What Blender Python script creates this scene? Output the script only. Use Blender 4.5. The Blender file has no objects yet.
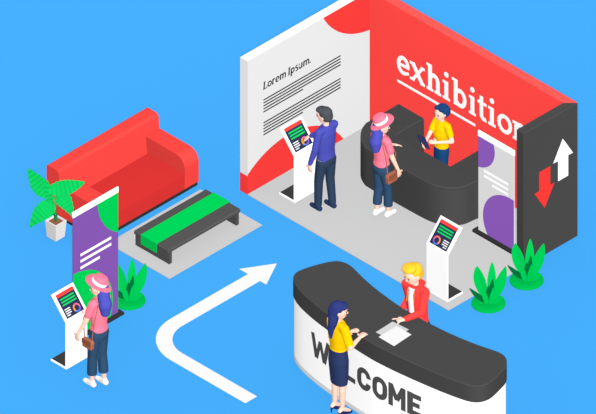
import bpy, bmesh, math, random
from mathutils import Vector, Matrix
random.seed(7)
PI = math.pi
sc = bpy.context.scene
COL = sc.collection
C30 = 51.9615   # screen pixels of one metre along x or y, sideways


def G(u, v, z=0.0):
    """Point of the place at height z that stands at this spot of the plan."""
    a = (u - 298) / C30
    b = (v - 207 + 60 * z) / 30
    return Vector(((a + b) / 2, (a - b) / 2, z))


# ------------------------------------------------------------------ light levels of the three main directions
TOP, XF, YF = 1.5, 1.4, 1.0


def lin(h):
    h = h.lstrip('#')
    out = []
    for i in (0, 2, 4):
        c = int(h[i:i + 2], 16) / 255
        out.append(c / 12.92 if c <= .04045 else ((c + .055) / 1.055) ** 2.4)
    return out


_m = {}


def mat(name, hexcol, level=1.0, rough=1.0, spec=0.0, var=0.0):
    if name in _m:
        return _m[name]
    m = bpy.data.materials.new(name)
    m.use_nodes = True
    nt = m.node_tree
    b = nt.nodes['Principled BSDF']
    c = [min(x / level, .98) for x in lin(hexcol)]
    b.inputs['Base Color'].default_value = (*c, 1)
    b.inputs['Roughness'].default_value = rough
    b.inputs['Specular IOR Level'].default_value = spec
    if var:
        no = nt.nodes.new('ShaderNodeTexNoise')
        no.inputs['Scale'].default_value = 6
        tc = nt.nodes.new('ShaderNodeTexCoord')
        mx = nt.nodes.new('ShaderNodeMix')
        mx.data_type = 'RGBA'
        nt.links.new(tc.outputs['Object'], no.inputs['Vector'])
        nt.links.new(no.outputs['Fac'], mx.inputs['Factor'])
        mx.inputs[6].default_value = (*[x * (1 - var) for x in c], 1)
        mx.inputs[7].default_value = (*[min(x * (1 + var), .98) for x in c], 1)
        nt.links.new(mx.outputs[2], b.inputs['Base Color'])
    m.diffuse_color = (*c, 1)
    _m[name] = m
    return m


# ------------------------------------------------------------------ mesh helpers
class MB:
    def __init__(s):
        s.v = []
        s.f = []
        s.mi = []
        s.mats = []
        s.sm = []

    def slot(s, m):
        if m not in s.mats:
            s.mats.append(m)
        return s.mats.index(m)

    def add(s, vs, fs, m, smooth=False):
        o = len(s.v)
        s.v += [tuple(x) for x in vs]
        k = s.slot(m)
        for f in fs:
            s.f.append([i + o for i in f])
            s.mi.append(k)
            s.sm.append(smooth)

    def prism(s, bot, top, m, mtop=None, smooth_side=False):
        """bot, top: matching rings of 3D points"""
        n = len(bot)
        vs = list(bot) + list(top)
        s.add(vs, [[i, (i + 1) % n, (i + 1) % n + n, i + n] for i in range(n)], m, smooth_side)
        s.add(list(bot), [list(range(n))[::-1]], m)
        s.add(list(top), [list(range(n))], mtop or m)

    def box(s, a, b, m):
        (x0, y0, z0), (x1, y1, z1) = a, b
        ring = [(x0, y0), (x1, y0), (x1, y1), (x0, y1)]
        s.prism([(x, y, z0) for x, y in ring], [(x, y, z1) for x, y in ring], m)

    def build(s, name, parent=None, bevel=0, seg=2, weld=True, props=None):
        me = bpy.data.meshes.new(name)
        me.from_pydata(s.v, [], s.f)
        for m in s.mats:
            me.materials.append(m)
        me.polygons.foreach_set('material_index', s.mi)
        me.polygons.foreach_set('use_smooth', s.sm)
        me.update()
        bm = bmesh.new()
        bm.from_mesh(me)
        if weld:
            bmesh.ops.remove_doubles(bm, verts=bm.verts, dist=1e-5)
        bmesh.ops.recalc_face_normals(bm, faces=bm.faces)
        for e in bm.edges:
            if len(e.link_faces) == 2 and e.calc_face_angle(0) > .6:
                e.smooth = False
        bm.to_mesh(me)
        bm.free()
        o = bpy.data.objects.new(name, me)
        COL.objects.link(o)
        if parent:
            o.parent = parent
        if bevel:
            b = o.modifiers.new('edge', 'BEVEL')
            b.width = bevel
            b.segments = seg
            b.limit_method = 'ANGLE'
            b.angle_limit = math.radians(40)
            b.harden_normals = False
        for k, v in (props or {}).items():
            o[k] = v
        return o


class Frame:
    """flat drawing plane: origin, two axes and the outward normal"""

    def __init__(s, o, ex, ey):
        s.o, s.ex, s.ey = Vector(o), Vector(ex).normalized(), Vector(ey).normalized()
        s.n = s.ex.cross(s.ey).normalized()

    def __call__(s, a, b, h=0.0):
        return s.o + s.ex * a + s.ey * b + s.n * h


def clip(poly, x0, y0, x1, y1):
    def cut(p, inside, inter):
        out = []
        for i in range(len(p)):
            a, b = p[i - 1], p[i]
            if inside(b):
                if not inside(a):
                    out.append(inter(a, b))
                out.append(b)
            elif inside(a):
                out.append(inter(a, b))
        return out

    def ix(x):
        return lambda a, b: (x, a[1] + (b[1] - a[1]) * (x - a[0]) / (b[0] - a[0]))

    def iy(y):
        return lambda a, b: (a[0] + (b[0] - a[0]) * (y - a[1]) / (b[1] - a[1]), y)
    p = cut(poly, lambda q: q[0] >= x0, ix(x0))
    p = cut(p, lambda q: q[0] <= x1, ix(x1))
    p = cut(p, lambda q: q[1] >= y0, iy(y0))
    p = cut(p, lambda q: q[1] <= y1, iy(y1))
    return p


def circle(cx, cy, r, n=72):
    return [(cx + r * math.cos(2 * PI * i / n), cy + r * math.sin(2 * PI * i / n)) for i in range(n)]


def plate(mb, fr, pts, m, h0=0.0, h1=0.004):
    mb.prism([fr(a, b, h0) for a, b in pts], [fr(a, b, h1) for a, b in pts], m)


# strokes: list of (points, width)
def arc(cx, cy, rx, ry, a0, a1, n=14):
    return [(cx + rx * math.cos(math.radians(a0 + (a1 - a0) * i / n)), cy + ry * math.sin(math.radians(a0 + (a1 - a0) * i / n))) for i in range(n + 1)]


def stroke(mb, f, pts, w, m, h0=0.0, h1=0.004, sub=None):
    """ribbon of width w (a number or one per point) along pts, through f(a,b,h)"""
    if sub:
        q = []
        for (a, b) in zip(pts[:-1], pts[1:]):
            k = max(1, int(math.dist(a, b) / sub))
            q += [(a[0] + (b[0] - a[0]) * i / k, a[1] + (b[1] - a[1]) * i / k) for i in range(k)]
        pts = q + [pts[-1]]
    n = len(pts)
    closed = math.dist(pts[0], pts[-1]) < 1e-6
    if closed:
        pts = pts[:-1]
        n -= 1
    L, R = [], []
    for i in range(n):
        if closed:
            a, b = pts[i - 1], pts[(i + 1) % n]
            d1 = (pts[i][0] - a[0], pts[i][1] - a[1])
            d2 = (b[0] - pts[i][0], b[1] - pts[i][1])
        else:
            d1 = (pts[i][0] - pts[i - 1][0], pts[i][1] - pts[i - 1][1]) if i else None
            d2 = (pts[i + 1][0] - pts[i][0], pts[i + 1][1] - pts[i][1]) if i < n - 1 else None
            d1 = d1 or d2
            d2 = d2 or d1
        l1, l2 = math.hypot(*d1) or 1, math.hypot(*d2) or 1
        t = (d1[0] / l1 + d2[0] / l2, d1[1] / l1 + d2[1] / l2)
        l = math.hypot(*t) or 1
        nx, ny = -t[1] / l, t[0] / l
        c = max(.45, nx * -d1[1] / l1 + ny * d1[0] / l1)
        ww = (w[i] if isinstance(w, (list, tuple)) else w) / 2 / c
        L.append((pts[i][0] + nx * ww, pts[i][1] + ny * ww))
        R.append((pts[i][0] - nx * ww, pts[i][1] - ny * ww))
    vs, fs = [], []
    for i in range(n):
        vs += [f(*L[i], h1), f(*R[i], h1), f(*R[i], h0), f(*L[i], h0)]
    for i in range(n if closed else n - 1):
        a, b = 4 * i, 4 * ((i + 1) % n)
        for k in range(4):
            fs.append([a + k, b + k, b + (k + 1) % 4, a + (k + 1) % 4])
    if not closed:
        fs.append([0, 1, 2, 3])
        e = 4 * (n - 1)
        fs.append([e + 3, e + 2, e + 1, e])
    mb.add(vs, fs, m)


def thing(name, label, cat, loc=(0, 0, 0), rz=0.0, group=None):
    o = bpy.data.objects.new(name, None)
    COL.objects.link(o)
    o.empty_display_size = .1
    o.location = loc
    o.rotation_euler = (0, 0, rz)
    tag(o, label, cat, group)
    return o


def tag(o, label, cat, group=None):
    o['label'] = label
    o['category'] = cat
    if group:
        o['group'] = group
    return o


def struct(o, label=None):
    o['kind'] = 'structure'
    if label:
        o['label'] = label
    return o


def copy_tree(o, parent=None):
    c = o.copy()
    COL.objects.link(c)
    c.parent = parent
    for ch in [q for q in bpy.data.objects if q.parent == o]:
        copy_tree(ch, c)
    return c


def crom(pts, per=8, closed=True):
    """smooth curve through 2D points"""
    out = []
    n = len(pts)
    rng = range(n) if closed else range(n - 1)
    for i in rng:
        p0 = pts[(i - 1) % n] if closed or i else pts[0]
        p1 = pts[i]
        p2 = pts[(i + 1) % n]
        p3 = pts[(i + 2) % n] if closed or i + 2 < n else pts[-1]
        for k in range(per):
            t = k / per
            out.append(tuple(.5 * (2 * p1[j] + (p2[j] - p0[j]) * t + (2 * p0[j] - 5 * p1[j] + 4 * p2[j] - p3[j]) * t * t + (3 * p1[j] - p0[j] - 3 * p2[j] + p3[j]) * t ** 3) for j in (0, 1)))
    if not closed:
        out.append(tuple(pts[-1]))
    return out


def area(p):
    return sum(p[i - 1][0] * p[i][1] - p[i][0] * p[i - 1][1] for i in range(len(p))) / 2


def inset(poly, d):
    """shrink a counter-clockwise smooth outline by d"""
    n = len(poly)
    out = []
    for i in range(n):
        a, b = poly[i - 1], poly[(i + 1) % n]
        t = Vector((b[0] - a[0], b[1] - a[1])).normalized()
        out.append((poly[i][0] - t.y * d, poly[i][1] + t.x * d))
    return out


# ------------------------------------------------------------------ materials
M_floor = mat('blue_floor', '47B0FF', TOP)
M_plat = mat('platform_grey', 'D5D5D6', TOP)
M_rug = mat('rug_grey', 'D3D3D4', TOP)
M_white = mat('bright_white', 'FDFDFD', YF)
M_wallw_lit = mat('wall_white_lit_edges', 'DBDBDB', YF)  # wall white for top and end, lit tone put into the colour
M_wallw_shade = mat('wall_white_face_shade', 'EEEEEE', XF)  # same wall white, greyed to imitate shade on the face
M_redp = mat('print_red', 'FF403D', XF)
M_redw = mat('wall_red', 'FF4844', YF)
M_redtop = mat('wall_red_lit_top', 'FF605C', TOP)  # lighter copy of the wall red, paints the light on its top
M_dark = mat('charcoal', '4C4C4C', TOP)
M_panel = mat('panel_charcoal', '4B4B4B', XF)
M_table = mat('table_grey', '585858', TOP)
M_black = mat('base_black', '363636', XF)
M_text = mat('text_black', '333333', XF)
M_letter = mat('letter_charcoal', '4A4A4A', YF)
M_letw = mat('letter_white', 'FFFFFF', YF)
M_floorw = mat('floor_marking_white', 'FFFFFF', TOP)
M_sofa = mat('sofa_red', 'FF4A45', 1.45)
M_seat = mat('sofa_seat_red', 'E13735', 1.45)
M_purple = mat('banner_purple', '8959B6', XF)
M_purple2 = mat('banner_purple_front', '8959B6', YF)
M_ban = mat('banner_grey', 'D9D9D9', YF)
M_green = mat('banner_green', '00D65A', XF)
M_runner = mat('runner_green', '00DA5C', TOP)
M_navy = mat('screen_navy', '2C3350', 1.4)
M_sgreen = mat('screen_green', '12CC5E', 1.4)
M_sred = mat('screen_red', 'FF453F', 1.4)
M_sw = mat('screen_white', 'F4F4F4', 1.4)
M_kiosk = mat('kiosk_white', 'FCFCFC', .97)
M_leaf = mat('leaf_green', '00D65B', 1.7)
M_leafm = mat('leaf_mid_green', '00BE50', TOP)
M_leafd = mat('leaf_dark_green', '007A3C', 1.7)
M_leaf2 = mat('potted_leaf_green', '10CC5F', 1.7, var=.08)
M_vein = mat('leaf_vein', '4FE08B', 1.45)
M_pot = mat('pot_white', 'DDDADB', 1.2)
M_soil = mat('soil_brown', 'A0644A', TOP)
M_stem = mat('stem_green', '057A3A', 1.2)
M_paper = mat('paper_white', 'FBFBFB', TOP)
M_paper2 = mat('paper_grey', 'DCDCDC', TOP)
M_kick = mat('plinth_grey', 'CFCFD1', YF)
M_skin = mat('skin', 'FFCDB8', 1.25)
M_eye = mat('eye_dark', '2A2440', 1.2)
M_lip = mat('lip', 'E0736E', 1.2)

# ------------------------------------------------------------------ the setting
S = 60.0
mb = MB()
mb.box((-S, -S, -.2), (S, S, 0), M_floor)
struct(mb.build('floor'), 'plain bright blue floor')

H = 2.222
XL, XR, Y0, Y1, T = -.832, 3.175, -.283, 2.211, .143
YP = 1.172

mb = MB()
ring = [(XL + T + .003, Y0), (XR, Y0), (XR, YP - .002), (XR - T - .002, YP - .002), (XR - T - .002, Y1 - T - .002), (XL + T + .003, Y1 - T - .002)]
mb.prism([(x, y, 0) for x, y in ring], [(x, y, .012) for x, y in ring], M_plat)
plat = mb.build('booth_platform')
tag(plat, 'light grey floor platform under the exhibition booth', 'platform')

# left wall: one white in two tones, face shade put into the colour
mb = MB()
ring = [(XL, Y0), (XL + T, Y0), (XL + T, Y1 - T), (XL, Y1)]
mb.prism([(x, y, 0) for x, y in ring], [(x, y, H) for x, y in ring], M_wallw_lit)
wl = struct(mb.build('wall_left'), 'white booth wall with text and red shapes')
FL = Frame((XL + T, 0, 0), (0, 1, 0), (0, 0, 1))          # faces +x
mb = MB()
plate(mb, FL, [(Y0, .013), (Y1 - T, .013), (Y1 - T, H - .001), (Y0, H - .001)], M_wallw_shade, .0005, .003)
mb.build('shade_tone_face', wl)
mb = MB()
plate(mb, FL, clip(circle(.5, -.61, 1.228), Y0, .013, Y1 - T, H), M_redp, .003, .005)
FE = Frame((0, Y0, 0), (1, 0, 0), (0, 0, 1))              # faces -y
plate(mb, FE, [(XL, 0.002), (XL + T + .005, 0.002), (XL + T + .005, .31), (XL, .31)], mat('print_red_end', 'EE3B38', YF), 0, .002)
mb.build('red_graphic', wl)
mb = MB()
plate(mb, FL, clip(circle(2.218, 2.733, 1.164), Y0, .0, Y1 - T, H - .002), M_redp, .003, .005)
mb.build('red_graphic', wl)

# back wall
mb = MB()
ring = [(XL + T, Y1 - T), (XR - T - .012, Y1 - T), (XR - .012, Y1), (XL, Y1)]
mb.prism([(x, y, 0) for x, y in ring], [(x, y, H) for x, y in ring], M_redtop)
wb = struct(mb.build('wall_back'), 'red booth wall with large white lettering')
FB = Frame((0, Y1 - T, 0), (1, 0, 0), (0, 0, 1))          # faces -y
mb = MB()
plate(mb, FB, [(XL + T + .003, .013), (XR - T, .013), (XR - T, H - .001), (XL + T + .003, H - .001)], M_redw, .0005, .003)
mb.build('red_face', wb)

# right dark wall
mb = MB()
ring = [(XR - T, YP), (XR, YP), (XR, Y1), (XR - T, Y1 - T)]
mb.prism([(x, y, 0) for x, y in ring], [(x, y, H) for x, y in ring], M_panel)
wr = struct(mb.build('wall_right', bevel=.006, seg=1), 'charcoal booth wall with a white and a red arrow')
FR = Frame((XR, 0, 0), (0, 1, 0), (0, 0, 1))


def on_right(u, v):
    y = (u - 298) / C30 - XR
    return (y, (207 + 30 * (XR - y) - v) / 60)


for nm, m, pts in (('white_arrow', M_letw, [(562.7, 138.7), (553.3, 163.4), (558.0, 160.9), (558.0, 181.1), (568, 175.3), (568, 155.1), (572.7, 152.4)]),
                   ('red_arrow', mat('arrow_red', 'FF3D3A', XF), [(539.1, 172.5), (539.1, 191.2), (534.4, 193.9), (544.5, 207.8), (554.2, 182.6), (550.1, 184.8), (550.1, 166.1)])):
    mb = MB()
    plate(mb, FR, [on_right(*p) for p in pts], m, .0005, .004)
    mb.build(nm, wr)

# ---- lettering "exhibition"
SW = .235


def serif(x, y, w=.5, left=True, right=True):
    a = x - (w / 2 if left else SW / 2)
    b = x + (w / 2 if right else SW / 2)
    return ([(a, y), (b, y)], .13)


GL = {
    'e': ([(arc(.46, .5, .33, .41, 0, 300, 22), SW * .85), ([(.2, .5), (.88, .5)], .15), ([(.62, .12), (.84, .22)], .15)], .95),
    'x': ([([(.16, .96), (.82, .04)], SW), ([(.82, .96), (.16, .04)], .16), serif(.15, .93, .34), serif(.83, .93, .24), serif(.14, .07, .28), serif(.83, .07, .28)], 1.02),
    'h': ([([(.22, 0), (.22, 1.42)], SW), (arc(.5, .6, .28, .32, 175, 0, 14) + [(.78, 0)], SW * .92), serif(.22, .07, .46), serif(.78, .07, .46), serif(.13, 1.36, .3)], 1.05),
    'i': ([([(.26, 0), (.26, 1.0)], SW), serif(.26, .07, .5), serif(.16, .93, .3), (arc(.26, 1.36, .07, .07, 0, 360, 14), .139)], .52),
    'b': ([([(.22, .02), (.22, 1.42)], SW), (arc(.5, .5, .3, .4, 0, 360, 26), SW * .9), serif(.13, 1.36, .3)], 1.0),
    't': ([([(.27, 1.3), (.27, .32)] + arc(.47, .3, .2, .2, 190, 300, 8), SW * .92), ([(.03, .93), (.6, .93)], .15), ([(.13, .97), (.33, 1.22)], .12)], .66),
    'o': ([(arc(.5, .5, .37, .41, 0, 360, 30), SW * .88)], 1.0),
    'n': ([([(.22, 0), (.22, 1.0)], SW), (arc(.5, .6, .28, .32, 175, 0, 14) + [(.78, 0)], SW * .92), serif(.22, .07, .46), serif(.78, .07, .46), serif(.13, .93, .3)], 1.05),
}
lm = MB()
bz, xh = 1.152, .305
for ch, x0, x1 in (('e', -.165, .095), ('x', .095, .392), ('h', .418, .70), ('i', .72, .86), ('b', .905, 1.205), ('i', 1.225, 1.36), ('t', 1.385, 1.58), ('i', 1.595, 1.74), ('o', 1.765, 2.06), ('n', 2.075, 2.37)):
    g, adv = GL[ch]
    kx = (x1 - x0) / adv
    for k, (pts, w) in enumerate(g):
        stroke(lm, FB, [(x0 + p[0] * kx, bz + p[1] * xh) for p in pts], w * xh, M_letw, .003, .006 + .0004 * k)
lm.build('lettering', wb, weld=False)
mb = MB()
plate(mb, FB, [(-.152, .982), (1.346, .982), (1.346, 1.022), (-.152, 1.022)], M_letw, .003, .007)
mb.build('underline', wb)

# ---- "Lorem Ipsum." and text lines
sw = .25
LO = {
    'L': ([([(.25, 0), (.25, 1.4)], sw), ([(.05, .05), (.8, .05), (.85, .35)], .12), ([(.05, 1.35), (.5, 1.35)], .1)], .95),
    'o': ([(arc(.45, .5, .33, .42, 0, 360, 20), sw * .85)], .92),
    'r': ([([(.2, 0), (.2, 1)], sw), (arc(.5, .6, .3, .32, 175, 60, 8), sw * .8), ([(.02, .05), (.42, .05)], .1)], .75),
    'e': ([(arc(.43, .5, .31, .42, 0, 310, 20), sw * .85), ([(.15, .5), (.76, .5)], .12)], .88),
    'm': ([([(.2, 0), (.2, 1)], sw), (arc(.46, .62, .25, .3, 175, 0, 8) + [(.71, 0)], sw * .85), (arc(.97, .62, .25, .3, 175, 0, 8) + [(1.22, 0)], sw * .85)], 1.42),
    'I': ([([(.25, 0), (.25, 1.4)], sw), ([(.03, .05), (.47, .05)], .1), ([(.03, 1.35), (.47, 1.35)], .1)], .55),
    'p': ([([(.2, -.4), (.2, 1)], sw), (arc(.47, .5, .28, .42, 0, 360, 20), sw * .8), ([(.02, -.38), (.42, -.38)], .1)], .92),
    's': ([(arc(.38, .74, .22, .2, 50, 270, 10) + arc(.38, .28, .24, .24, 90, -140, 10), sw * .8)], .72),
    'u': ([([(.2, 1), (.2, .35)] + arc(.47, .36, .27, .3, 180, 360, 8), sw * .85), ([(.74, 1), (.74, 0)], sw)], .98),
    '.': ([(arc(.15, .1, .06, .06, 0, 360, 8), .12)], .3), ' ': ([], .35)}
tot = sum(LO[c][1] for c in 'Lorem Ipsum.')
lm = MB()
x = .008
kx, kz = .925 / tot, .088
for ch in 'Lorem Ipsum.':
    g, adv = LO[ch]
    for k, (pts, w) in enumerate(g):
        stroke(lm, FL, [(x + (p[0] + .08 * p[1]) * kx, 1.602 + p[1] * kz) for p in pts], w * .095, M_text, .003, .005 + .0003 * k)
    x += adv * kx
lm.build('heading_lettering', wl, weld=False)
for z0 in (1.428, 1.048):
    lm = MB()
    for i in range(5):
        z = z0 - i * .0495
        y1 = .781 if i == 4 else 1.505
        plate(lm, FL, [(.021, z - .0105), (y1, z - .0105), (y1, z + .0105), (.021, z + .0105)], M_text, .003, .005)
    lm.build('text_block', wl)

# ---- arrow marking on the floor
x0, x1, ya, yb = .640, .868, -3.78, -3.555
out = [(2.765, ya)] + [(x0 + .69 + .69 * math.cos(a), ya + .69 + .69 * math.sin(a)) for a in [math.radians(270 - 90 * i / 20) for i in range(21)]]
out += [(x0, -1.60), (.4725, -1.60), (.74, -1.149), (.99, -1.60), (x1, -1.60)]
out += [(x1 + .46 + .46 * math.cos(a), yb + .46 + .46 * math.sin(a)) for a in [math.radians(180 + 90 * i / 20) for i in range(21)]]
out += [(2.765, yb)]
mb = MB()
mb.prism([(a, b, .0005) for a, b in out], [(a, b, .005) for a, b in out], M_floorw)
tag(mb.build('floor_arrow'), 'big white bent arrow marked on the blue floor', 'arrow')

# ------------------------------------------------------------------ rug, coffee table, sofa
mb = MB()
mb.box((-1.22, -2.44, 0), (-.038, -.655, .012), M_rug)
tag(mb.build('rug'), 'plain light grey rug under the low bench table', 'rug')

tb = thing('coffee_table', 'low charcoal coffee table with a green runner', 'table', (-.595, -1.5375, .012))
mb = MB()
mb.box((-.337, -.6975, .19), (.337, .6975, .25), M_table)
mb.build('tabletop', tb, bevel=.012, seg=1)
for s in (-1, 1):
    mb = MB()
    mb.box((-.325, s * .645 - .026, 0), (.325, s * .645 + .026, .1895), M_table)
    mb.build('leg', tb)
mb = MB()
a, b, e = -.19, .115, .6975
mb.box((a, -e, .2505), (b, e, .256), M_runner)
mb.box((a, -e - .006, .10), (b, -e - .0005, .256), M_runner)
mb.box((a, e + .0005, .10), (b, e + .006, .256), M_runner)
rn = mb.build('table_runner')
rn.location = tb.location
tag(rn, 'bright green runner cloth lying along the charcoal coffee table', 'table runner')

sf = thing('sofa', 'large red sofa with thick arms behind the grey rug', 'sofa', (-1.826, -1.548, 0))
X0, X1, YA = -.504, .505, .96


def profile(pts, y0, y1, m, name, bev=0):
    q = MB()
    q.prism([(x, y0, z) for x, z in pts], [(x, y1, z) for x, z in pts], m)
    return q.build(name, sf, bevel=bev, seg=2)


bk = [(X0, .065), (X0 + .30, .065)] + [(X0 + .235 - .05 + .05 * math.cos(math.radians(t)), .80 - .05 + .05 * math.sin(math.radians(t))) for t in range(10, 91, 16)] + [(X0 + .03, .80), (X0, .78)]
profile(bk, -YA, YA, M_sofa, 'backrest')
for s in (-1, 1):
    ya, yb = (s * YA, s * (YA - .27))
    ap = [(X0 + .305, .065), (X1, .065), (X1, .40)] + [(X1 - .17 + .17 * math.cos(math.radians(t)), .40 + .17 * math.sin(math.radians(t))) for t in range(10, 91, 10)] + [(X0 + .262, .57)]
    profile(ap, min(ya, yb), max(ya, yb), M_sofa, 'armrest')
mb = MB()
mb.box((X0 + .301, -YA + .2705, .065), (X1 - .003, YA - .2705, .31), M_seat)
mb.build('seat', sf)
mb = MB()
mb.box((X0 + .03, -YA + .02, 0), (X1 - .012, YA - .012, .0645), M_black)
mb.build('plinth', sf)

# ------------------------------------------------------------------ banners
def banner(name, label, origin, ang, width, height, field, strip, pieces, lines, gname):
    t = thing(name, label, 'banner', origin, ang)
    fr = Frame((0, 0, 0), (1, 0, 0), (0, 0, 1))            # local: runs along x, faces -y
    mb = MB()
    mb.box((-.07, -.055, 0), (width + .07, .055, .045), M_black)
    mb.build('base', t, bevel=.006, seg=1)
    mb = MB()
    plate(mb, fr, [(0, .0455), (width, .0455), (width, height - .0885), (0, height - .0885)], field, -.012, .0)
    mb.build('sheet', t)
    mb = MB()
    plate(mb, fr, [(-.004, height - .088), (width + .004, height - .088), (width + .004, height), (-.004, height)], strip, -.016, .006)
    mb.build('top_strip', t)
    mb = MB()
    mb.box((width / 2 - .012, .0125, .045), (width / 2 + .012, .03, height - .01), M_black)
    mb.build('pole', t)
    for cx, cz, r, m in pieces:
        mb = MB()
        plate(mb, fr, clip(circle(cx, cz, r), 0, .046, width, height - .09), m, .0, .003)
        mb.build('graphic', t)
    mb = MB()
    for a, b, z in lines:
        plate(mb, fr, [(a, z - .02), (b, z - .02), (b, z + .02), (a, z + .02)], M_letw if gname == 'w' else M_letw, .003, .006)
    mb.build('text_lines', t)
    return t


# purple banner: faces +x; local x runs along world +y
banner('roll_up_banner', 'purple roll-up banner with green circles beside the information kiosk', (.068, -4.398, 0), PI / 2, .868, 2.135, M_purple, M_letw,
       [(1.273, 2.07, .80, M_green), (-.02, .32, .785, M_green)],
       [(.14, .73, 1.36), (.14, .73, 1.255), (.14, .51, 1.145)], 'p')
o2 = G(478.4, 233)
banner('roll_up_banner', 'grey roll-up banner with purple circles next to the charcoal booth wall', (o2.x, o2.y, .012), 0, .685, 1.70, M_ban, M_letw,
       [(-.07, 1.475, .385, M_purple2), (.62, .34, .53, M_purple2)],
       [(.11, .575, 1.085), (.11, .575, 1.0), (.27, .575, .915)], 'w')

# ------------------------------------------------------------------ kiosks
def kiosk(label, loc, mirror, group='touch screen information kiosks'):
    """front bottom corner at loc; screen faces +x, or faces -y when mirrored"""
    t = thing('information_kiosk', label, 'kiosk', loc, 0, group)

    def W(x, y, z):
        return Vector((-y, -x, z)) if mirror else Vector((x, y, z))
    Wd = .408
    th = .022

    def ext(pts, y0, y1, m, name, bev=0.004, par=t):
        q = MB()
        q.prism([W(x, y0, z) for x, z in pts], [W(x, y1, z) for x, z in pts], m)
        return q.build(name, par, bevel=bev, seg=1)
    ext([(-.30, .0), (0, .0), (0, .03), (-.30, .03)], 0, Wd, M_kiosk, 'base_edge')
    ext([(-.29, .0305), (-.024, .0305), (-.024, .036), (-.29, .036)], .012, Wd - .012, mat('plate_dark', '414141', TOP), 'base_plate', 0)
    ext([(-th, .0305), (0, .0305), (0, .79), (-th, .79)], .0, Wd, M_kiosk, 'stand')
    # sloping head
    d = Vector((-.277, 0, .325))
    n = Vector((.325, 0, .277)).normalized()
    p0 = Vector((0, 0, .7905))
    p1 = p0 + d
    q0 = p0 - n * .032
    q1 = p1 - n * .032
    head = ext([(p0.x, p0.z), (p1.x, p1.z), (q1.x, q1.z), (q0.x, q0.z)], 0, Wd, M_kiosk, 'screen_housing')
    L = d.length

    def F(a, b, h=0.0):                                   # a across (0..Wd), b up the slope
        q = p0 + d.normalized() * b + Vector((0, a, 0)) + n * h
        return W(q.x, q.y, q.z)
    q = MB()
    mgx = .05

    def r(a0, b0, a1, b1, m, h0=0.0, h1=.003):
        plate(q, F, [(a0, b0), (a1, b0), (a1, b1), (a0, b1)], m, h0, h1)
    r(mgx - .01, .03, Wd - mgx + .01, L - .035, M_navy)
    r(mgx - .01, L - .085, Wd - mgx + .01, L - .035, M_sred, .003, .005)
    for i in range(3):
        b = L - .125 - i * .042
        r(.075, b - .011, Wd - .075, b + .011, M_sgreen, .003, .005)
    for i in range(4):
        b = .155 - i * .030
        r(.065, b - .007, .165 if i != 3 else .13, b + .007, M_sw, .003, .005)
    cols = [mat('chart_pink', 'F2688C', 1.4), mat('chart_orange', 'FF9A3D', 1.4), mat('chart_blue', '4E7BEA', 1.4), mat('chart_violet', '8A5AD6', 1.4)]
    for k, (a0, a1) in enumerate(((0, 120), (120, 220), (220, 300), (300, 360))):
        stroke(q, F, arc(.27, .105, .052, .052, a0, a1, 10), .022, cols[k], .003, .005)
    q.build('screen', head)
    return t


k1 = G(294.6, 203.3, .012)
kiosk('white touch screen kiosk against the white text wall, used by the man in blue', (k1.x, k1.y, .012), False)
k2 = G(66.2, 369.8)
kiosk('white touch screen kiosk in front of the purple banner', (k2.x, k2.y, 0), False)
k3 = G(447.4, 302.6, .012)
kiosk('white touch screen kiosk standing unused at the platform corner', (k3.x, k3.y, .012), True)

# ------------------------------------------------------------------ booth counter (charcoal, U-shaped)
hc = .645
px_out = [(398.5, 103.6), (366.0, 122.6), (362.2, 128), (360.6, 134), (360.8, 139.5), (363.7, 145.3), (369.5, 150.2)]
front = [(400, 167.4), (421.7, 179.3), (432.6, 184.3), (443.5, 187), (454.3, 187.6), (465.2, 185.9), (477.8, 180.5)]


def g2(p, z):
    q = G(p[0], p[1], z)
    return (q.x, q.y)


outer = [g2(p, hc) for p in px_out]
yb = 2.05
lx = outer[0][0]
outer[0] = (lx, yb)
f2 = [g2(p, hc) for p in front]
f2 += [(f2[-1][0] + .07, f2[-1][1] + .14), (f2[-1][0] + .10, f2[-1][1] + .3)]
curve = [outer[0], outer[1]] + crom(outer[1:] + f2, 5, False)[1:]
inner_c = g2((395.6, 134.6), hc)
inner_r = g2((450.2, 166.2), hc)
end_y = 2.05
xo = curve[-1][0]
tl = (inner_c[0], yb)
poly = curve + [(xo, end_y), (inner_r[0], end_y), inner_r, (inner_c[0], inner_r[1]), tl]
if area(poly) < 0:
    poly = poly[::-1]
cn = thing('reception_counter', 'charcoal U-shaped reception counter inside the red booth', 'counter', (1.0, 1.2, .012))


def rel(p, z):
    return (p[0] - 1.0, p[1] - 1.2, z - .012)


mb = MB()
mb.prism([rel(p, .012) for p in poly], [rel(p, hc - .05) for p in poly], M_dark)
mb.build('body', cn)
mb = MB()
mb.prism([rel(p, hc - .0495) for p in poly], [rel(p, hc) for p in poly], M_dark)
mb.build('countertop', cn, bevel=.008, seg=1)

# ------------------------------------------------------------------ welcome counter
hw = 1.32
fr_px = [(294.0, 281.5), (297.2, 287), (303, 293.6), (314, 303.4), (326.3, 312.8), (345, 325.8), (368.9, 341.2), (386, 350.4), (405.4, 359.6), (429.5, 370.2), (446, 377.0), (461.2, 382.6), (470, 385.2), (478, 385.9), (485.5, 384.4), (492, 380.8), (499.8, 373.3)]
bk_px = [(505.3, 367.0), (506.8, 361.5), (505.2, 356.4), (500.5, 352.6), (494, 350.0), (474.9, 343.4), (450, 333), (427.2, 321.6), (406, 309.6), (390, 299.0), (375, 287.6), (363.3, 277.5), (354.6, 268.8), (350.5, 265.2), (345, 262.3), (337, 260.7), (326.3, 262), (310, 266.3), (299, 270.4), (295, 273.4), (293.2, 277.4)]
pts = [g2(p, hw) for p in fr_px + bk_px]
wp = crom(pts, 5, True)
frontline = crom([g2(p, hw) for p in fr_px], 5, False)
if area(wp) < 0:
    wp = wp[::-1]
c0 = (sum(p[0] for p in wp) / len(wp), sum(p[1] for p in wp) / len(wp))
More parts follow.
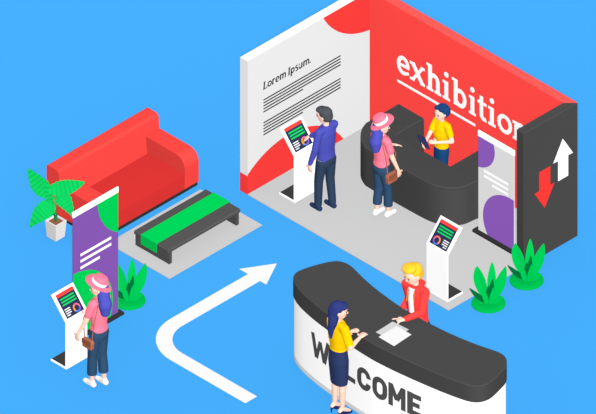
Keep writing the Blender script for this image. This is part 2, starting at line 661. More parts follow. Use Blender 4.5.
wc = thing('welcome_counter', 'curved white counter with charcoal top and charcoal WELCOME lettering', 'counter', (c0[0], c0[1], 0))


def relw(p, z):
    return (p[0] - c0[0], p[1] - c0[1], z)


wi = inset(wp, .012)
mb = MB()
mb.prism([relw(p, 0.0) for p in wi], [relw(p, .07) for p in wi], M_kick, smooth_side=True)
mb.build('plinth', wc)
mb = MB()
mb.prism([relw(p, .0705) for p in wi], [relw(p, 1.0345) for p in wi], M_white, smooth_side=True)
mb.build('body', wc)
mb = MB()
mb.prism([relw(p, 1.035) for p in wp], [relw(p, hw) for p in wp], M_dark, smooth_side=True)
mb.build('countertop', wc, bevel=.01, seg=1)
# lettering follows the curved front
S_ = [0.0]
for a, b in zip(frontline[:-1], frontline[1:]):
    S_.append(S_[-1] + math.dist(a, b))


def on_front(s, z, h=0.0):
    i = 0
    while i < len(S_) - 2 and S_[i + 1] < s:
        i += 1
    a, b = Vector(frontline[i]), Vector(frontline[i + 1])
    t = (b - a).normalized()
    p = a + t * (s - S_[i])
    nrm = Vector((t.y, -t.x))
    p = p + nrm * (h - .012)
    return Vector((p.x - c0[0], p.y - c0[1], z))


def s_at(u):
    for i in range(len(frontline) - 1):
        ua = 298 + C30 * (frontline[i][0] + frontline[i][1])
        ub = 298 + C30 * (frontline[i + 1][0] + frontline[i + 1][1])
        if ua <= u <= ub:
            return S_[i] + (S_[i + 1] - S_[i]) * (u - ua) / (ub - ua)
    return S_[-1]


ws = .25
WL = {
    'W': [([(.09, 1), (.30, .0)], .21), ([(.30, .0), (.50, .82)], .17), ([(.50, .82), (.70, .0)], .17), ([(.70, .0), (.91, 1)], .21)],
    'E': [([(.16, 0), (.16, 1)], .30), ([(.1, .88), (.92, .88)], .24), ([(.1, .5), (.82, .5)], .22), ([(.1, .12), (.92, .12)], .24)],
    'L': [([(.16, 0), (.16, 1)], .30), ([(.1, .12), (.95, .12)], .24)],
    'C': [(arc(.5, .62, .34, .26, 0, 180, 12) + arc(.5, .38, .34, .26, 180, 360, 12), .27)],
    'O': [(arc(.5, .62, .34, .26, 0, 180, 12) + arc(.5, .38, .34, .26, 180, 360, 12) + [(.84, .62)], .27)],
    'M': [([(.13, 0), (.13, 1)], .24), ([(.87, 0), (.87, 1)], .24), ([(.16, .94), (.5, .34)], .22), ([(.84, .94), (.5, .34)], .22)],
}
zb, zh = .44, .37
for ch, u0, u1 in (('W', 310.5, 329.5), ('E', 332, 342.5), ('L', 343.3, 355.3), ('C', 356.5, 370.3), ('O', 371.8, 386.8), ('M', 388.0, 405.0), ('E', 407.3, 421.8)):
    sa, sb = s_at(u0), s_at(u1)
    lm = MB()
    for k, (p, w) in enumerate(WL[ch]):
        stroke(lm, on_front, [(sa + q[0] * (sb - sa), zb + q[1] * zh) for q in p], w * {'W': .37, 'M': .33, 'E': .33, 'L': .33}.get(ch, .31), M_letter, -.002, .004 + .0004 * k, sub=.05)
    lm.build('letter', wc, weld=False)

# papers
for (lb, m, z, quad) in (('grey-white paper sheet lying underneath on the welcome counter', M_paper2, 1.3205, [(375.8, 332.3), (392.6, 321.6), (408.8, 329.6), (392, 340.5)]),
                         ('bright white paper sheet lying on top on the welcome counter', M_paper, 1.3235, [(378.6, 337.0), (396.5, 326.2), (411.4, 334.6), (394.0, 346.2)])):
    q = [g2(p, z) for p in quad]
    if area(q) < 0:
        q = q[::-1]
    mb = MB()
    mb.prism([(p[0], p[1], z) for p in q], [(p[0], p[1], z + .002) for p in q], m)
    tag(mb.build('paper_sheet'), lb, 'paper', 'papers on the welcome counter')


# ------------------------------------------------------------------ plants
def leaf_mesh(mb, base, mid, tip, width, side, m, th=.005, fold=.12, n=14, wave=0.0, peak=.45, rib=0.0):
    base, mid, tip, side = Vector(base), Vector(mid), Vector(tip), Vector(side).normalized()
    rows = []
    for i in range(n + 1):
        t = i / n
        c = base * (1 - t) ** 2 + mid * 2 * t * (1 - t) + tip * t * t
        tg = ((mid - base) * (1 - t) + (tip - mid) * t).normalized()
        s = (side - tg * side.dot(tg)).normalized()
        nn = s.cross(tg).normalized()
        tt = t ** (math.log(.5) / math.log(peak))
        w = width * (math.sin(PI * min(max(tt, .0), 1)) ** .8 if 0 < t < 1 else 0) + .002
        if wave:
            w *= 1 + wave * (1 if i % 2 else -1)
        rows.append((c + nn * (rib * (1 if i % 2 else -1)), s, nn, w))
    vs, fs = [], []
    for c, s, nn, w in rows:
        vs += [c - s * w + nn * w * fold, c, c + s * w + nn * w * fold]
        vs += [c - s * w + nn * (w * fold - th), c - nn * th, c + s * w + nn * (w * fold - th)]
    for i in range(n):
        a, b = 6 * i, 6 * (i + 1)
        fs += [[a, b, b + 1, a + 1], [a + 1, b + 1, b + 2, a + 2], [a + 4, b + 4, b + 3, a + 3], [a + 5, b + 5, b + 4, a + 4], [a, a + 3, b + 3, b], [a + 2, b + 2, b + 5, a + 5]]
    fs += [[0, 1, 4, 3], [1, 2, 5, 4]]
    e = 6 * n
    fs += [[e + 3, e + 4, e + 1, e], [e + 4, e + 5, e + 2, e + 1]]
    mb.add(vs, fs, m, False)


VR = Vector((1, 1, 0)).normalized()       # across
VD = Vector((1, -1, 0)).normalized()      # towards the front


def V3(a, d, z):
    return VR * a + VD * d + Vector((0, 0, z))


def bush():
    t = thing('agave_plant', '', 'plant')
    mb = MB()
    n = 40
    rings = [(.235, 0), (.235, .012), (.21, .022), (.12, .03)]
    vs, fs = [], []
    for r, z in rings:
        vs += [(r * math.cos(2 * PI * i / n), r * math.sin(2 * PI * i / n), z) for i in range(n)]
    for k in range(len(rings) - 1):
        fs += [[k * n + i, k * n + (i + 1) % n, (k + 1) * n + (i + 1) % n, (k + 1) * n + i] for i in range(n)]
    fs += [list(range(n))[::-1], [3 * n + i for i in range(n)]]
    mb.add(vs, fs, M_leafm, True)
    mb.build('round_base', t)
    #     base            mid                tip            width  material
    L = [((.03, -.03, .02), (.05, -.05, .38), (.05, -.10, .625), .058, M_leaf),     # tall middle
         ((-.02, -.03, .02), (-.15, -.02, .42), (-.155, -.03, .60), .078, M_leaf),  # tall, one side
         ((.05, -.02, .02), (.17, -.02, .32), (.235, -.03, .60), .074, M_leaf),     # tall, other side
         ((.03, .0, .02), (.035, .0, .20), (.06, -.02, .40), .036, M_leafd),
         ((.0, -.01, .02), (-.0, -.0, .14), (.0, .0, .30), .034, M_leafd),
         ((-.03, .0, .02), (-.12, .01, .10), (-.26, .02, .27), .040, M_leafd),
         ((-.01, .05, .02), (-.05, .06, .16), (-.06, .07, .27), .036, M_leaf),
         ((.03, .06, .02), (.05, .08, .14), (.07, .1, .34), .034, M_leaf),
         ((.06, .05, .02), (.12, .06, .10), (.20, .07, .17), .034, M_leaf)]
    for b, m_, e, w, mt in L:
        q = MB()
        leaf_mesh(q, V3(*b), V3(*m_), V3(*e), w, VR, mt)
        q.build('leaf', t)
    return t


bp = bush()
bl = ['spiky green plant nearest the platform corner beside the unused kiosk', 'spiky green plant at the foot of the charcoal booth wall', 'spiky green plant half hidden behind the purple banner']
for i, (u, v) in enumerate(((488.4, 303.6), (526.6, 280.6), (128.5, 300.5))):
    o = bp if i == 0 else copy_tree(bp)
    o.location = G(u, v)
    tag(o, bl[i], 'plant', 'spiky green floor plants')

# potted plant
pc = G(55.8, 236.5)
pp = thing('potted_plant', 'leafy green potted plant in a white pot beside the red sofa', 'plant', (pc.x, pc.y, 0))


def sq(r, z):
    return [(-r, -r, z), (r, -r, z), (r, r, z), (-r, r, z)]


mb = MB()
rr = [sq(.085, 0), sq(.105, .27), sq(.085, .27), sq(.082, .235)]
vs = [p for r in rr for p in r]
fs = [[k * 4 + i, k * 4 + (i + 1) % 4, (k + 1) * 4 + (i + 1) % 4, (k + 1) * 4 + i] for k in range(3) for i in range(4)] + [[3, 2, 1, 0], [12, 13, 14, 15]]
mb.add(vs, fs, M_pot)
pot = mb.build('pot', pp)
mb = MB()
mb.prism(sq(.0815, .236), sq(.0815, .25), M_soil)
mb.build('soil', pp)
mb = MB()
for (a, b, r0, r1) in ((V3(0, 0, .24), V3(-.03, 0, .46), .016, .012), (V3(-.03, 0, .46), V3(-.05, -.02, .68), .012, .009), (V3(.0, 0, .26), V3(.03, 0, .52), .014, .008)):
    d = (b - a).normalized()
    s1 = d.orthogonal().normalized()
    s2 = d.cross(s1)
    mb.prism([a + (s1 * math.cos(t) + s2 * math.sin(t)) * r0 for t in [i * PI / 4 for i in range(8)]], [b + (s1 * math.cos(t) + s2 * math.sin(t)) * r1 for t in [i * PI / 4 for i in range(8)]], M_stem)
mb.build('stem', pp)


def pl(u, v, d=0.0):
    """across/up position in the plant, d = how far towards the front"""
    a = (u - 55.8) / 73.485
    z = (236.5 + d * 42.43 - v) / 60
    return V3(a, d, z)


for base, mid, tip, w in (((52, 196, .0), (38, 188, .02), (28.7, 168.5, .0), .115),
                          ((47, 190, .02), (66, 189, .04), (84.8, 182.0, .05), .105),
                          ((56, 206, .03), (44, 205, .12), (29.8, 227.6, .16), .12),
                          ((55, 196, .04), (62, 192, .12), (73.5, 217, .16), .11),
                          ((54, 214, .02), (48, 200, .05), (47.5, 180, .0), .055)):
    q = MB()
    b_, m_, e_ = pl(*base), pl(*mid), pl(*tip)
    ax = (e_ - b_).normalized()
    side = ax.cross(Vector((1, -1, 1)).normalized())
    leaf_mesh(q, b_, m_, e_, w, side, M_leaf2, n=18, wave=.07, peak=.42, fold=.10, rib=.003)
    q.build('leaf', pp)


# ------------------------------------------------------------------ people
class Vox:
    """solid shapes fused into one continuous skin"""

    def __init__(s):
        s.bm = bmesh.new()

    def ell(s, c, r, rot=None):
        m = Matrix.Translation(Vector(c))
        if rot is not None:
            m = m @ rot.to_4x4()
        r = (r, r, r) if isinstance(r, (int, float)) else r
        m = m @ Matrix.Diagonal((*r, 1))
        bmesh.ops.create_icosphere(s.bm, subdivisions=3, radius=1, matrix=m)

    def bone(s, a, b, ra, rb, flat=None, n=16):
        """tapered limb with round ends; flat=(axis, factor) squeezes it along an axis"""
        a, b = Vector(a), Vector(b)
        d = b - a
        if d.length < 1e-5:
            return
        d.normalize()
        s1 = d.orthogonal().normalized()
        s2 = d.cross(s1)
        va, vb = [], []
        for i in range(n):
            t = 2 * PI * i / n
            o = s1 * math.cos(t) + s2 * math.sin(t)
            va.append(s.bm.verts.new(a + o * ra))
            vb.append(s.bm.verts.new(b + o * rb))
        for i in range(n):
            s.bm.faces.new((va[i], va[(i + 1) % n], vb[(i + 1) % n], vb[i]))
        s.bm.faces.new(va[::-1])
        s.bm.faces.new(vb)
        for c, r in ((a, ra), (b, rb)):
            bmesh.ops.create_icosphere(s.bm, subdivisions=2, radius=r * .995, matrix=Matrix.Translation(c))

    def chain(s, pts, rs):
        for i in range(len(pts) - 1):
            s.bone(pts[i], pts[i + 1], rs[i], rs[i + 1])

    def loft(s, rings, n=28):
        """rings: (cx, cy, z, rx, ry)"""
        rows = []
        for cx, cy, z, rx, ry in rings:
            rows.append([s.bm.verts.new((cx + rx * math.cos(2 * PI * i / n), cy + ry * math.sin(2 * PI * i / n), z)) for i in range(n)])
        for a, b in zip(rows[:-1], rows[1:]):
            for i in range(n):
                s.bm.faces.new((a[i], a[(i + 1) % n], b[(i + 1) % n], b[i]))
        s.bm.faces.new(rows[0][::-1])
        s.bm.faces.new(rows[-1])

    def build(s, name, m, parent, voxel=.01, smooth=4, flat_shade=False):
        bmesh.ops.recalc_face_normals(s.bm, faces=s.bm.faces)
        me = bpy.data.meshes.new('tmp')
        s.bm.to_mesh(me)
        s.bm.free()
        o = bpy.data.objects.new('tmp', me)
        COL.objects.link(o)
        r = o.modifiers.new('r', 'REMESH')
        r.mode = 'VOXEL'
        r.voxel_size = voxel
        r.use_smooth_shade = True
        if smooth:
            q = o.modifiers.new('s', 'SMOOTH')
            q.factor = .5
            q.iterations = smooth
        dg = bpy.context.evaluated_depsgraph_get()
        dg.update()
        nm = bpy.data.meshes.new_from_object(o.evaluated_get(dg))
        bpy.data.objects.remove(o)
        bpy.data.meshes.remove(me)
        nm.name = name
        nm.materials.clear()
        nm.materials.append(m)
        for p in nm.polygons:
            p.use_smooth = True
        ob = bpy.data.objects.new(name, nm)
        COL.objects.link(ob)
        ob.parent = parent
        return ob


def hand(v, wrist, d, nrm, thumb_side, k=1.0, curl=.25, point=False):
    """palm and five fingers; d: along the hand, nrm: back of the hand, thumb_side: +-1"""
    d = Vector(d).normalized()
    nrm = Vector(nrm)
    nrm = (nrm - d * nrm.dot(d)).normalized()
    s = d.cross(nrm).normalized() * thumb_side
    w = Vector(wrist)
    rot = Matrix((s, d, nrm)).transposed()
    v.ell(w + d * .045 * k, (.036 * k, .052 * k, .015 * k), rot)
    v.bone(w - d * .02, w + d * .03 * k, .021 * k, .02 * k)
    for i, ln in enumerate((.072, .080, .074, .058)):
        b = w + d * (.075 - .004 * abs(i - 1.3)) * k + s * (.027 - .019 * i) * k
        c = curl if not (point and i == 0) else .0
        if point and i > 0:
            c = 1.1
        d1 = (d * math.cos(c) - nrm * math.sin(c) + s * (.10 - .07 * i)).normalized()
        d2 = (d * math.cos(2.1 * c) - nrm * math.sin(2.1 * c)).normalized()
        m_ = b + d1 * ln * .55 * k
        v.chain([b - d * .02, m_, m_ + d2 * ln * .45 * k], [.0092 * k, .0088 * k, .0075 * k])
    b = w + d * .022 * k + s * .026 * k
    m_ = b + (d * .6 + s * .75 - nrm * .1).normalized() * .036 * k
    v.chain([b - s * .01, m_, m_ + (d + s * .25 - nrm * .2).normalized() * .03 * k], [.0125 * k, .0105 * k, .0085 * k])


def ik(sh, target, l1, l2, hint):
    sh, target, hint = Vector(sh), Vector(target), Vector(hint)
    d = target - sh
    D = min(d.length, (l1 + l2) * .995)
    dn = d.normalized()
    target = sh + dn * D
    a = (l1 * l1 - l2 * l2 + D * D) / (2 * D)
    h = math.sqrt(max(l1 * l1 - a * a, 0))
    hp = (hint - dn * hint.dot(dn)).normalized()
    return sh + dn * a + hp * h, target


def person(label, uv, zf, heading, Ht, female, P):
    g = G(uv[0], uv[1], zf)
    root = thing('person', label, 'person', (g.x, g.y, zf), heading)
    R = Matrix.Rotation(-heading, 3, 'Z')
    k = Ht / 1.7

    def loc(p):
        return R @ (Vector(p) - Vector((g.x, g.y, zf)))

    def Lp(u, v, z):
        return loc(G(u, v, z))
    shw = (.132 if female else .152) * k
    lean = P.get('lean', 0.0)                          # forward shift of the shoulders

    def up(x, y, z):                                   # upper-body point with lean
        f = max(0, (z - .95) / .5)
        return Vector((x * k, y * k + lean * f, z * k))
    hipw = (.066 if female else .085) * k
    thr = (.064 if female else .075) * k
    lift = P.get('heel', 0.0)
    # joints
    step = P.get('step', (0.0, 0.0))
    feet = {s: Vector((s * (hipw + P.get('stance', .01)), step[0 if s < 0 else 1], .075 * k + lift)) for s in (-1, 1)}
    hips = {s: Vector((s * hipw, 0, .87 * k)) for s in (-1, 1)}
    knees = {s: (feet[s] + hips[s]) / 2 + Vector((0, .025, .02 * k)) for s in (-1, 1)}
    shs = {s: Vector((s * shw, lean - .01, 1.385 * k)) for s in (-1, 1)}
    l1, l2 = .275 * k, .25 * k
    arms = {}
    for s in (-1, 1):
        t = P['L' if s < 0 else 'R']
        tgt = Lp(*t['at']) if 'at' in t else Vector(t['loc']) * k
        el, wr = ik(shs[s], tgt, l1, l2, t.get('hint', (s * .3, -.6, -.5)))
        arms[s] = (shs[s], el, wr, t)
    # head frame
    ht = P.get('head', (0, 0))                          # turn, nod (degrees)
    HR = (Matrix.Rotation(math.radians(ht[0]), 3, 'Z') @ Matrix.Rotation(math.radians(-ht[1]), 3, 'X'))
    neck = up(0, -.01, 1.46)
    hsc = k * P.get('hk', 1.06)

    def hd(x, y, z):
        return neck + HR @ Vector((x * hsc, y * hsc, z * hsc))
    # ---- body
    v = Vox()
    v.loft([(0, 0, .80 * k, .10 * k, .08 * k), (0, 0, .90 * k, (.112 if female else .13) * k, .09 * k), (0, lean * .2, 1.03 * k, (.095 if female else .115) * k, .08 * k), (0, lean * .6, 1.22 * k, .13 * k, .095 * k), (0, lean * .9, 1.36 * k, .12 * k, .08 * k), (0, lean, 1.42 * k, .06 * k, .055 * k)])
    v.bone(up(0, -.01, 1.36), hd(0, 0, .07), .046 * k, .043 * k)
    v.ell(hd(0, .008, .135), (.078 * hsc, .092 * hsc, .108 * hsc), HR)
    v.ell(hd(0, .032, .075), (.055 * hsc, .055 * hsc, .052 * hsc), HR)
    v.chain([hd(0, .095, .135), hd(0, .106, .108), hd(0, .095, .098)], [.007 * hsc, .0105 * hsc, .008 * hsc])
    for s in (-1, 1):
        v.ell(hd(s * .08, 0, .125), (.012 * hsc, .018 * hsc, .028 * hsc), HR)
        a = arms[s]
        v.chain([a[0], a[1], a[2]], [.047 * k, .036 * k, .023 * k])
        t = a[3]
        hdir = Vector(t['dir']) if 'dir' in t else (a[2] - a[1])
        hand(v, a[2], hdir, t.get('nrm', (0, 0, 1)), -s * t.get('th', 1), k * 1.08, t.get('curl', .25), t.get('point', False))
        calf = (knees[s] * .65 + feet[s] * .35) + Vector((0, -.012, 0))
        v.chain([hips[s], knees[s], calf, feet[s]], [thr, .047 * k, .046 * k, .03 * k])
        f = feet[s]
        heel = Vector((f.x, f.y - .035 * k, .032 * k + lift))
        toe = Vector((f.x, f.y + .13 * k, .028 * k + (.004 if lift else 0)))
        v.bone(f, heel, .03 * k, .03 * k)
        v.bone(f - Vector((0, 0, .02)), toe, .032 * k, .024 * k)
    body = v.build('body', P.get('skin', M_skin), root, .0068, 3)
    for s in (-1, 1):                                  # eyes
        e = Vox()
        e.ell(hd(s * .032, .090, .138), (.0105 * hsc, .008 * hsc, .012 * hsc), HR)
        e.build('eye', M_eye, body, .003, 1)
        e = Vox()
        e.ell(hd(s * .033, .094, .160), (.018 * hsc, .006 * hsc, .004 * hsc), HR)
        e.build('eyebrow', P['hair'], body, .003, 1)
    e = Vox()
    e.ell(hd(0, .086, .066), (.020 * hsc, .008 * hsc, .006 * hsc), HR)
    e.build('mouth', M_lip, body, .003, 1)
    # ---- top garment
    top = P['top']
    v = Vox()
    w = top.get('w', 1.0)
    zt = top.get('hem', .90)
    bust = .012 if female else 0
    v.loft([(0, 0, zt * k, (.152 if not female else .135) * k * w, .112 * k * w), (0, lean * .15, 1.02 * k, (.142 if not female else .118) * k * w, .10 * k * w), (0, lean * .5 + bust, 1.20 * k, (.160 if not female else .135) * k * w, (.112 + bust) * k * w), (0, lean * .8 + bust * .5, 1.32 * k, (.170 if not female else .135) * k * w, .105 * k * w), (0, lean * .95, 1.40 * k, (.135 if not female else .105) * k * w, .085 * k), (0, lean - .005, 1.445 * k, .062 * k, .06 * k)])
    for s in (-1, 1):
        a, b, c, t = arms[s]
        v.ell(a + Vector((-s * .015, 0, -.008)), .062 * k * w)
        if top['sleeve'] == 'long':
            v.chain([a, b, b.lerp(c, .93)], [.060 * k * w, .05 * k * w, .036 * k * w])
        else:
            v.chain([a, a.lerp(b, top.get('sl', .62))], [.060 * k * w, .055 * k * w])
    for s in (-1, 1):
        v.bone(up(0, -.01, 1.385), arms[s][0] + Vector((-s * .02, 0, .004)), .064 * k * w, .06 * k * w)
    if top.get('hood'):
        v.chain([up(-.07, -.03, 1.44), up(-.04, -.09, 1.43), up(.04, -.09, 1.43), up(.07, -.03, 1.44)], [.03, .045, .045, .03])
    shirt = v.build(top['name'], top['m'], root, .0095, 4)
    if top.get('open'):
        v = Vox()
        v.loft([(0, lean * .3 + .095 * k, .95 * k, .035 * k, .03 * k), (0, lean * .7 + .098 * k, 1.25 * k, .04 * k, .03 * k), (0, lean * 1.0 + .06 * k, 1.42 * k, .05 * k, .03 * k)])
        v.build('undershirt', mat('tee_white', 'F3EEF0', 1.2), root, .008, 2)
        for s in (-1, 1):
            v = Vox()
            v.chain([up(s * .05, .09, 1.40), up(s * .055, .125, 1.22)], [.006, .006])
            v.build('drawstring', mat('cord_orange', 'FF9A2E', 1.2), shirt, .005, 1)
    # ---- lower garment
    lo = P['low']
    v = Vox()
    if lo['kind'] == 'skirt':
        v.loft([(0, .01, lo['hem'] * k, .128 * k, .095 * k), (0, .01, .62 * k, .140 * k, .105 * k), (0, .0, .84 * k, .150 * k, .118 * k), (0, 0, .93 * k, .138 * k, .108 * k), (0, 0, lo.get('top', .99) * k, .118 * k, .098 * k)])
    else:
        v.loft([(0, 0, .78 * k, .13 * k, .10 * k), (0, -.005, .86 * k, .148 * k, .115 * k), (0, 0, .93 * k, .138 * k, .105 * k), (0, 0, .98 * k, .12 * k, .09 * k)])
        for s in (-1, 1):
            zc = lo.get('hem', .08) * k
            f = feet[s]
            kn = knees[s]
            tt = (kn.z - zc) / (kn.z - f.z)
            e = kn.lerp(f, min(tt, 1.0))
            n_ = 18
            r0, r1, r2 = .086 * k, .066 * k, lo.get('r', .055) * k
            v.chain([hips[s] - Vector((0, 0, .02)), kn], [r0, r1])
            v.bone(kn, Vector((e.x, e.y, e.z + r2 * .6)), r1, r2)
            v.loft([(kn.x, kn.y, kn.z, r1, r1), (e.x, e.y, zc, r2, r2)])
    v.build(lo['name'], lo['m'], root, .0095, 4)
    # ---- shoes
    sh = P['shoe']
    for s in (-1, 1):
        f = feet[s]
        v = Vox()
        if lift:
            v.bone(Vector((f.x, f.y + .03 * k, .055 * k)), Vector((f.x, f.y + .13 * k, .03)), .034 * k, .029 * k)
            v.bone(Vector((f.x, f.y - .03 * k, .055 * k + lift * .6)), Vector((f.x, f.y + .05 * k, .05)), .033 * k, .032 * k)
            v.bone(Vector((f.x, f.y - .05 * k, .05 + lift * .6)), Vector((f.x, f.y - .055 * k, .010)), .016, .009)
        else:
            v.bone(Vector((f.x, f.y - .035 * k, .040 * k)), Vector((f.x, f.y + .125 * k, .034 * k)), .040 * k, .034 * k)
            v.bone(Vector((f.x, f.y - .01, .08 * k)), Vector((f.x, f.y + .05 * k, .05 * k)), .038 * k, .036 * k)
        v.build('shoe', sh['m'], root, .0075, 2)
    # ---- hair and hat
    hs = P['hairstyle']
    v = Vox()
    v.ell(hd(0, -.022, .166), (.088 * hsc, .096 * hsc, .095 * hsc), HR)
    if hs == 'short':
        v.ell(hd(0, -.03, .12), (.084 * hsc, .085 * hsc, .085 * hsc), HR)
        v.ell(hd(.0, .035, .225), (.072 * hsc, .07 * hsc, .035 * hsc), HR)
    elif hs == 'quiff':
        v.ell(hd(0, -.03, .125), (.084 * hsc, .085 * hsc, .085 * hsc), HR)
        v.ell(hd(.0, .03, .240), (.084 * hsc, .078 * hsc, .042 * hsc), HR)
    elif hs == 'bun':
        v.ell(hd(0, -.04, .125), (.085 * hsc, .085 * hsc, .085 * hsc), HR)
        v.ell(hd(-.045, -.04, .255), (.034 * hsc, .034 * hsc, .032 * hsc), HR)
        v.ell(hd(-.03, -.045, .14), (.075 * hsc, .085 * hsc, .10 * hsc), HR)
        v.ell(hd(.03, .040, .222), (.05 * hsc, .035 * hsc, .03 * hsc), HR)
        v.ell(hd(-.04, .036, .222), (.045 * hsc, .035 * hsc, .03 * hsc), HR)
    else:                                              # long
        v.ell(hd(0, -.045, .12), (.092 * hsc, .08 * hsc, .10 * hsc), HR)
        end = P.get('hair_end', 1.20)
        q = [hd(0, -.055, .14), up(0, -.095, 1.44), up(P.get('hx', 0), -.115, (1.44 + end) / 2 + .03), up(P.get('hx', 0), -.115, end)]
        rr_ = P.get('hr', (.082, .088, .098, .07))
        for a, b, r0, r1 in zip(q[:-1], q[1:], rr_[:-1], rr_[1:]):
            v.bone(a, b, r0 * k, r1 * k)
        if P.get('bangs'):
            v.ell(hd(0, .055, .205), (.08 * hsc, .045 * hsc, .04 * hsc), HR)
    v.build('hair', P['hair'], root, .009, 4)
    if P.get('hat'):
        HM = mat('hat_pink', 'F57A95', 1.3)
        tilt = HR @ Matrix.Rotation(math.radians(P.get('hat_tilt', 32)), 3, 'X')
        hc_ = hd(0, -.015, .205)
        q = MB()
        n = 40

        def rg(r, z, dz=0.0):
            return [hc_ + tilt @ Vector((r * math.cos(2 * PI * i / n), r * 1.05 * math.sin(2 * PI * i / n), z + dz * math.cos(4 * PI * i / n))) for i in range(n)]

        def revolve(q, prof, m):
            rows = [rg(*p) for p in prof]
            for a, b in zip(rows[:-1], rows[1:]):
                q.add(a + b, [[i, (i + 1) % n, (i + 1) % n + n, i + n] for i in range(n)], m, True)
            q.add(rows[-1], [list(range(n))], m)
            q.add(rows[0], [list(range(n))[::-1]], m)
        revolve(q, [(.10 * k, -.006), (.14 * k, -.012), (.176 * k, -.020, .012), (.180 * k, -.014, .012), (.15 * k, .0), (.106 * k, .006)], HM)
        brim = q.build('hat_brim', root)
        q = MB()
        revolve(q, [(.106 * k, -.004), (.108 * k, .02), (.106 * k, .052)], mat('ribbon_white', 'FFF3F4', 1.2))
        rib = q.build('hat_ribbon', root)
        q = MB()
        revolve(q, [(.104 * k, -.004), (.103 * k, .055), (.098 * k, .085), (.080 * k, .106), (.04 * k, .114)], HM)
        q.build('hat_crown', root)
    if P.get('bag'):
        s = P['bag']
        BM = mat('bag_brown', 'A8664F', 1.25)
        c = Vector((s * .215 * k, -.01, .80 * k))
        q = MB()
        pts_ = [(-.085, -.075), (.085, -.075), (.095, .03), (.08, .07), (-.08, .07), (-.095, .03)]
        q.prism([c + Vector((-.032, a, b)) for a, b in pts_], [c + Vector((.032, a, b)) for a, b in pts_], BM)
        bg = tag(q.build('handbag', bevel=.012, seg=2), P['baglabel'], 'handbag', 'brown shoulder bags')
        q = MB()
        pts_ = [(-.088, .0), (.0, -.03), (.088, .0), (.082, .072), (-.082, .072)]
        q.prism([c + Vector((s * .0325, a, b)) for a, b in pts_], [c + Vector((s * .040, a, b)) for a, b in pts_], mat('bag_flap', '93553F', 1.25))
        fl = q.build('flap', bg)
        v2 = Vox()
        shp = shs[s] + Vector((-s * .045 * k, 0, .062 * k))
        v2.chain([c + Vector((0, .07, .06)), Vector((s * .19 * k, .10 * k + lean * .5, 1.15 * k)), shp + Vector((0, .06, -.02)), shp, shp + Vector((0, -.07, -.03)), Vector((s * .19 * k, -.10 * k, 1.15 * k)), c + Vector((0, -.07, .06))], [.008] * 7)
        st = v2.build('strap', BM, bg, .006, 1)
        bg.location = root.location
        bg.rotation_euler = root.rotation_euler
    return root


jeans = mat('jeans_blue', '2F4A68', 1.25)
suit = mat('trousers_slate', '2E3E57', 1.25)
pink = mat('top_pink', 'FF7D96', 1.3)
violet = mat('hair_violet', '4C50B4', 1.3)
yellow = mat('top_yellow', 'FFC80A', 1.4)
navyh = mat('hair_navy', '1D3F6F', 1.2)
inkh = mat('hair_ink', '2B3670', 1.2)
white_shoe = mat('shoe_white', 'F6F3F4', 1.3)
Z1 = .012

person('person in a blue sweater and slate trousers tapping the kiosk by the white wall', (326.0, 209), Z1, PI / 2, 1.66, False, dict(
    L=dict(loc=(-.29, .04, .85), dir=(0, .1, -1), nrm=(-1, 0, 0), curl=.3),
    R=dict(at=(307.5, 137.5, .98), hint=(.15, -.1, -1), curl=.35, nrm=(0, -.3, 1)),
    head=(22, 12), top=dict(name='sweater', m=mat('sweater_indigo', '4C50B2', 1.4), sleeve='long', hem=.86),
    low=dict(kind='trousers', name='trousers', m=suit, hem=.07, r=.054), shoe=dict(m=mat('shoe_navy', '26335A', 1.2)),
    hair=mat('hair_grey', '474A50', 1.25), hairstyle='short', step=(.06, -.03)))

person('person in a pink top and sun hat tapping the kiosk before the purple banner', (99.0, 385.5), 0, PI / 2, 1.74, True, dict(
    L=dict(loc=(-.27, .16, .84), dir=(0, .3, -1), nrm=(-1, 0, 0), curl=.3),
    R=dict(at=(86.5, 309.0, 1.0), hint=(.6, -.4, -.6), curl=.3, nrm=(0, -.3, 1)),
    head=(45, 6), top=dict(name='blouse', m=pink, sleeve='short', hem=.92),
    low=dict(kind='trousers', name='trousers', m=jeans, hem=.20, r=.068), shoe=dict(m=white_shoe), step=(.06, -.02),
    hair=violet, hairstyle='long', hair_end=1.25, hat=True, bag=-1, baglabel='brown shoulder bag on the visitor before the purple banner'))

person('person in a pink top and sun hat talking across the charcoal booth counter', (381.5, 216), Z1, 0, 1.60, True, dict(
    R=dict(loc=(.27, .10, .84), dir=(0, .3, -1), nrm=(1, 0, 0), curl=.3),
    L=dict(at=(391, 144.5, 1.04), hint=(-.6, -.4, -.6), curl=.2, nrm=(-.5, 0, .8)),
    head=(-45, 6), top=dict(name='blouse', m=pink, sleeve='short', hem=.92),
    low=dict(kind='trousers', name='trousers', m=jeans, hem=.20, r=.068), shoe=dict(m=white_shoe), step=(-.02, .06),
    hair=violet, hairstyle='long', hair_end=1.25, hat=True, bag=1, baglabel='brown shoulder bag on the visitor at the charcoal booth counter'))

rc = person('person in a yellow top holding a tablet behind the charcoal booth counter', (441.5, 190.5), Z1, PI, 1.37, True, dict(
    R=dict(at=(424.5, 143.5, .97), hint=(.5, -.4, -.7), curl=.5, nrm=(.6, 0, -.3)),
    L=dict(at=(437.5, 142.5, .98), hint=(-1.0, -.3, -.5), curl=.3, dir=(.8, .6, .1), nrm=(0, .5, .8)),
    head=(0, 6), hk=1.22, top=dict(name='tee_shirt', m=yellow, sleeve='short', hem=.93, w=1.06),
    low=dict(kind='skirt', name='skirt', m=mat('skirt_blue', '17436F', 1.2), hem=.45), shoe=dict(m=mat('shoe_dark', '22264A', 1.2)),
    hair=navyh, hairstyle='bun'))
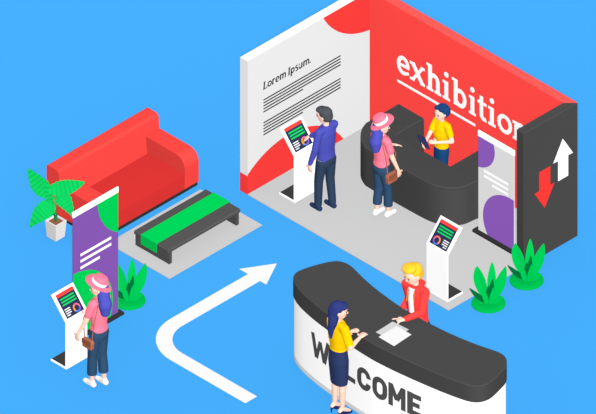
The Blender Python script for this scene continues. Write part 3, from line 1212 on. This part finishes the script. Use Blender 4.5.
# tablet in the hand
ta = [G(417.0, 134.4, 1.14), G(425.2, 137.4, 1.08), G(430.2, 149.9, .90), G(422.0, 146.6, .96)]
n_ = (ta[1] - ta[0]).cross(ta[3] - ta[0]).normalized()
mb = MB()
mb.prism([p - n_ * .006 for p in ta], [p + n_ * .006 for p in ta], mat('tablet_navy', '262B4E', 1.2))
tab = tag(mb.build('tablet_computer'), 'dark navy tablet held by the person in yellow at the booth counter', 'tablet')
cc = sum(ta, Vector()) / 4
mb = MB()
mb.prism([cc + (p - cc) * .86 + n_ * .0062 for p in ta], [cc + (p - cc) * .86 + n_ * .0075 for p in ta], mat('tablet_glass', '3A4168', 1.2))
mb.build('screen', tab)

person('person in a yellow top and navy skirt standing before the welcome counter', (338.5, 414), 0, -.1, 1.84, True, dict(
    R=dict(at=(360, 337.5, 1.37), hint=(.8, -.3, -.45), curl=.3, nrm=(0, 0, 1)),
    L=dict(at=(348, 333, 1.38), hint=(-.2, -.3, -.8), curl=.3, nrm=(0, 0, 1)),
    head=(-40, 6), heel=.07, top=dict(name='blouse', m=yellow, sleeve='short', hem=1.03, sl=.85),
    low=dict(kind='skirt', name='skirt', m=mat('skirt_navy', '2E3C66', 1.4), hem=.49, top=1.07), shoe=dict(m=mat('shoe_ink', '25295A', 1.2)),
    hair=inkh, hairstyle='long', hair_end=1.22, hx=-.01, hr=(.085, .062, .048, .018), bangs=True))

person('blond person in a red jacket pointing at papers behind the welcome counter', (418.0, 378.0), 0, PI + .1, 1.88, False, dict(
    L=dict(at=(404.5, 319.5, 1.36), hint=(-1, -.5, -.4), curl=.2, point=True, nrm=(0, 0, 1), dir=(.75, .6, -.12)),
    R=dict(at=(399, 314, 1.10), hint=(.1, -.8, -.9), curl=.3, nrm=(0, 0, 1)),
    head=(-12, 14), hk=1.16, lean=.06, top=dict(name='jacket', m=mat('jacket_red', 'F8403D', 1.25), sleeve='long', hem=.85, hood=True, open=True),
    low=dict(kind='trousers', name='trousers', m=suit, hem=.07), shoe=dict(m=mat('shoe_grey', 'D8D8DC', 1.2)),
    hair=mat('hair_blond', 'FFC22E', 1.3), hairstyle='quiff'))

# ------------------------------------------------------------------ light
vd = Vector((1, -1, 1)).normalized()


def sun(name, direction, radiance, shadow):
    l = bpy.data.lights.new(name, 'SUN')
    l.energy = radiance * PI
    l.angle = math.radians(1.0)
    l.use_shadow = shadow
    o = bpy.data.objects.new(name, l)
    d = Vector(direction).normalized()
    o.rotation_euler = d.to_track_quat('Z', 'Y').to_euler()
    o.location = d * 15
    COL.objects.link(o)


sun('key_sun', (1, -1, 1), .4 / .57735, True)
sun('top_fill_sun', (0, 0, 1), .9, False)  # this and the next two: added shadowless fills, no such source in the place
sun('side_fill_sun', (1, 0, 0), .9, False)
sun('front_fill_sun', (0, -1, 0), .5, False)

w = bpy.data.worlds.new('sky')
sc.world = w
w.use_nodes = True
w.node_tree.nodes['Background'].inputs['Color'].default_value = (.2, .2, .2, 1)

sc.view_settings.view_transform = 'Standard'
sc.view_settings.look = 'None'
sc.view_settings.exposure = 0
sc.view_settings.gamma = 1
sc.view_settings.use_curve_mapping = False
sc.cycles.diffuse_bounces = 0

# ------------------------------------------------------------------ camera
cam = bpy.data.cameras.new('camera')
cam.type = 'ORTHO'
cam.ortho_scale = 596 / 73.4847
cam.clip_end = 300
co = bpy.data.objects.new('camera', cam)
co.location = vd * 30
co.rotation_euler = vd.to_track_quat('Z', 'Y').to_euler()
COL.objects.link(co)
sc.camera = co
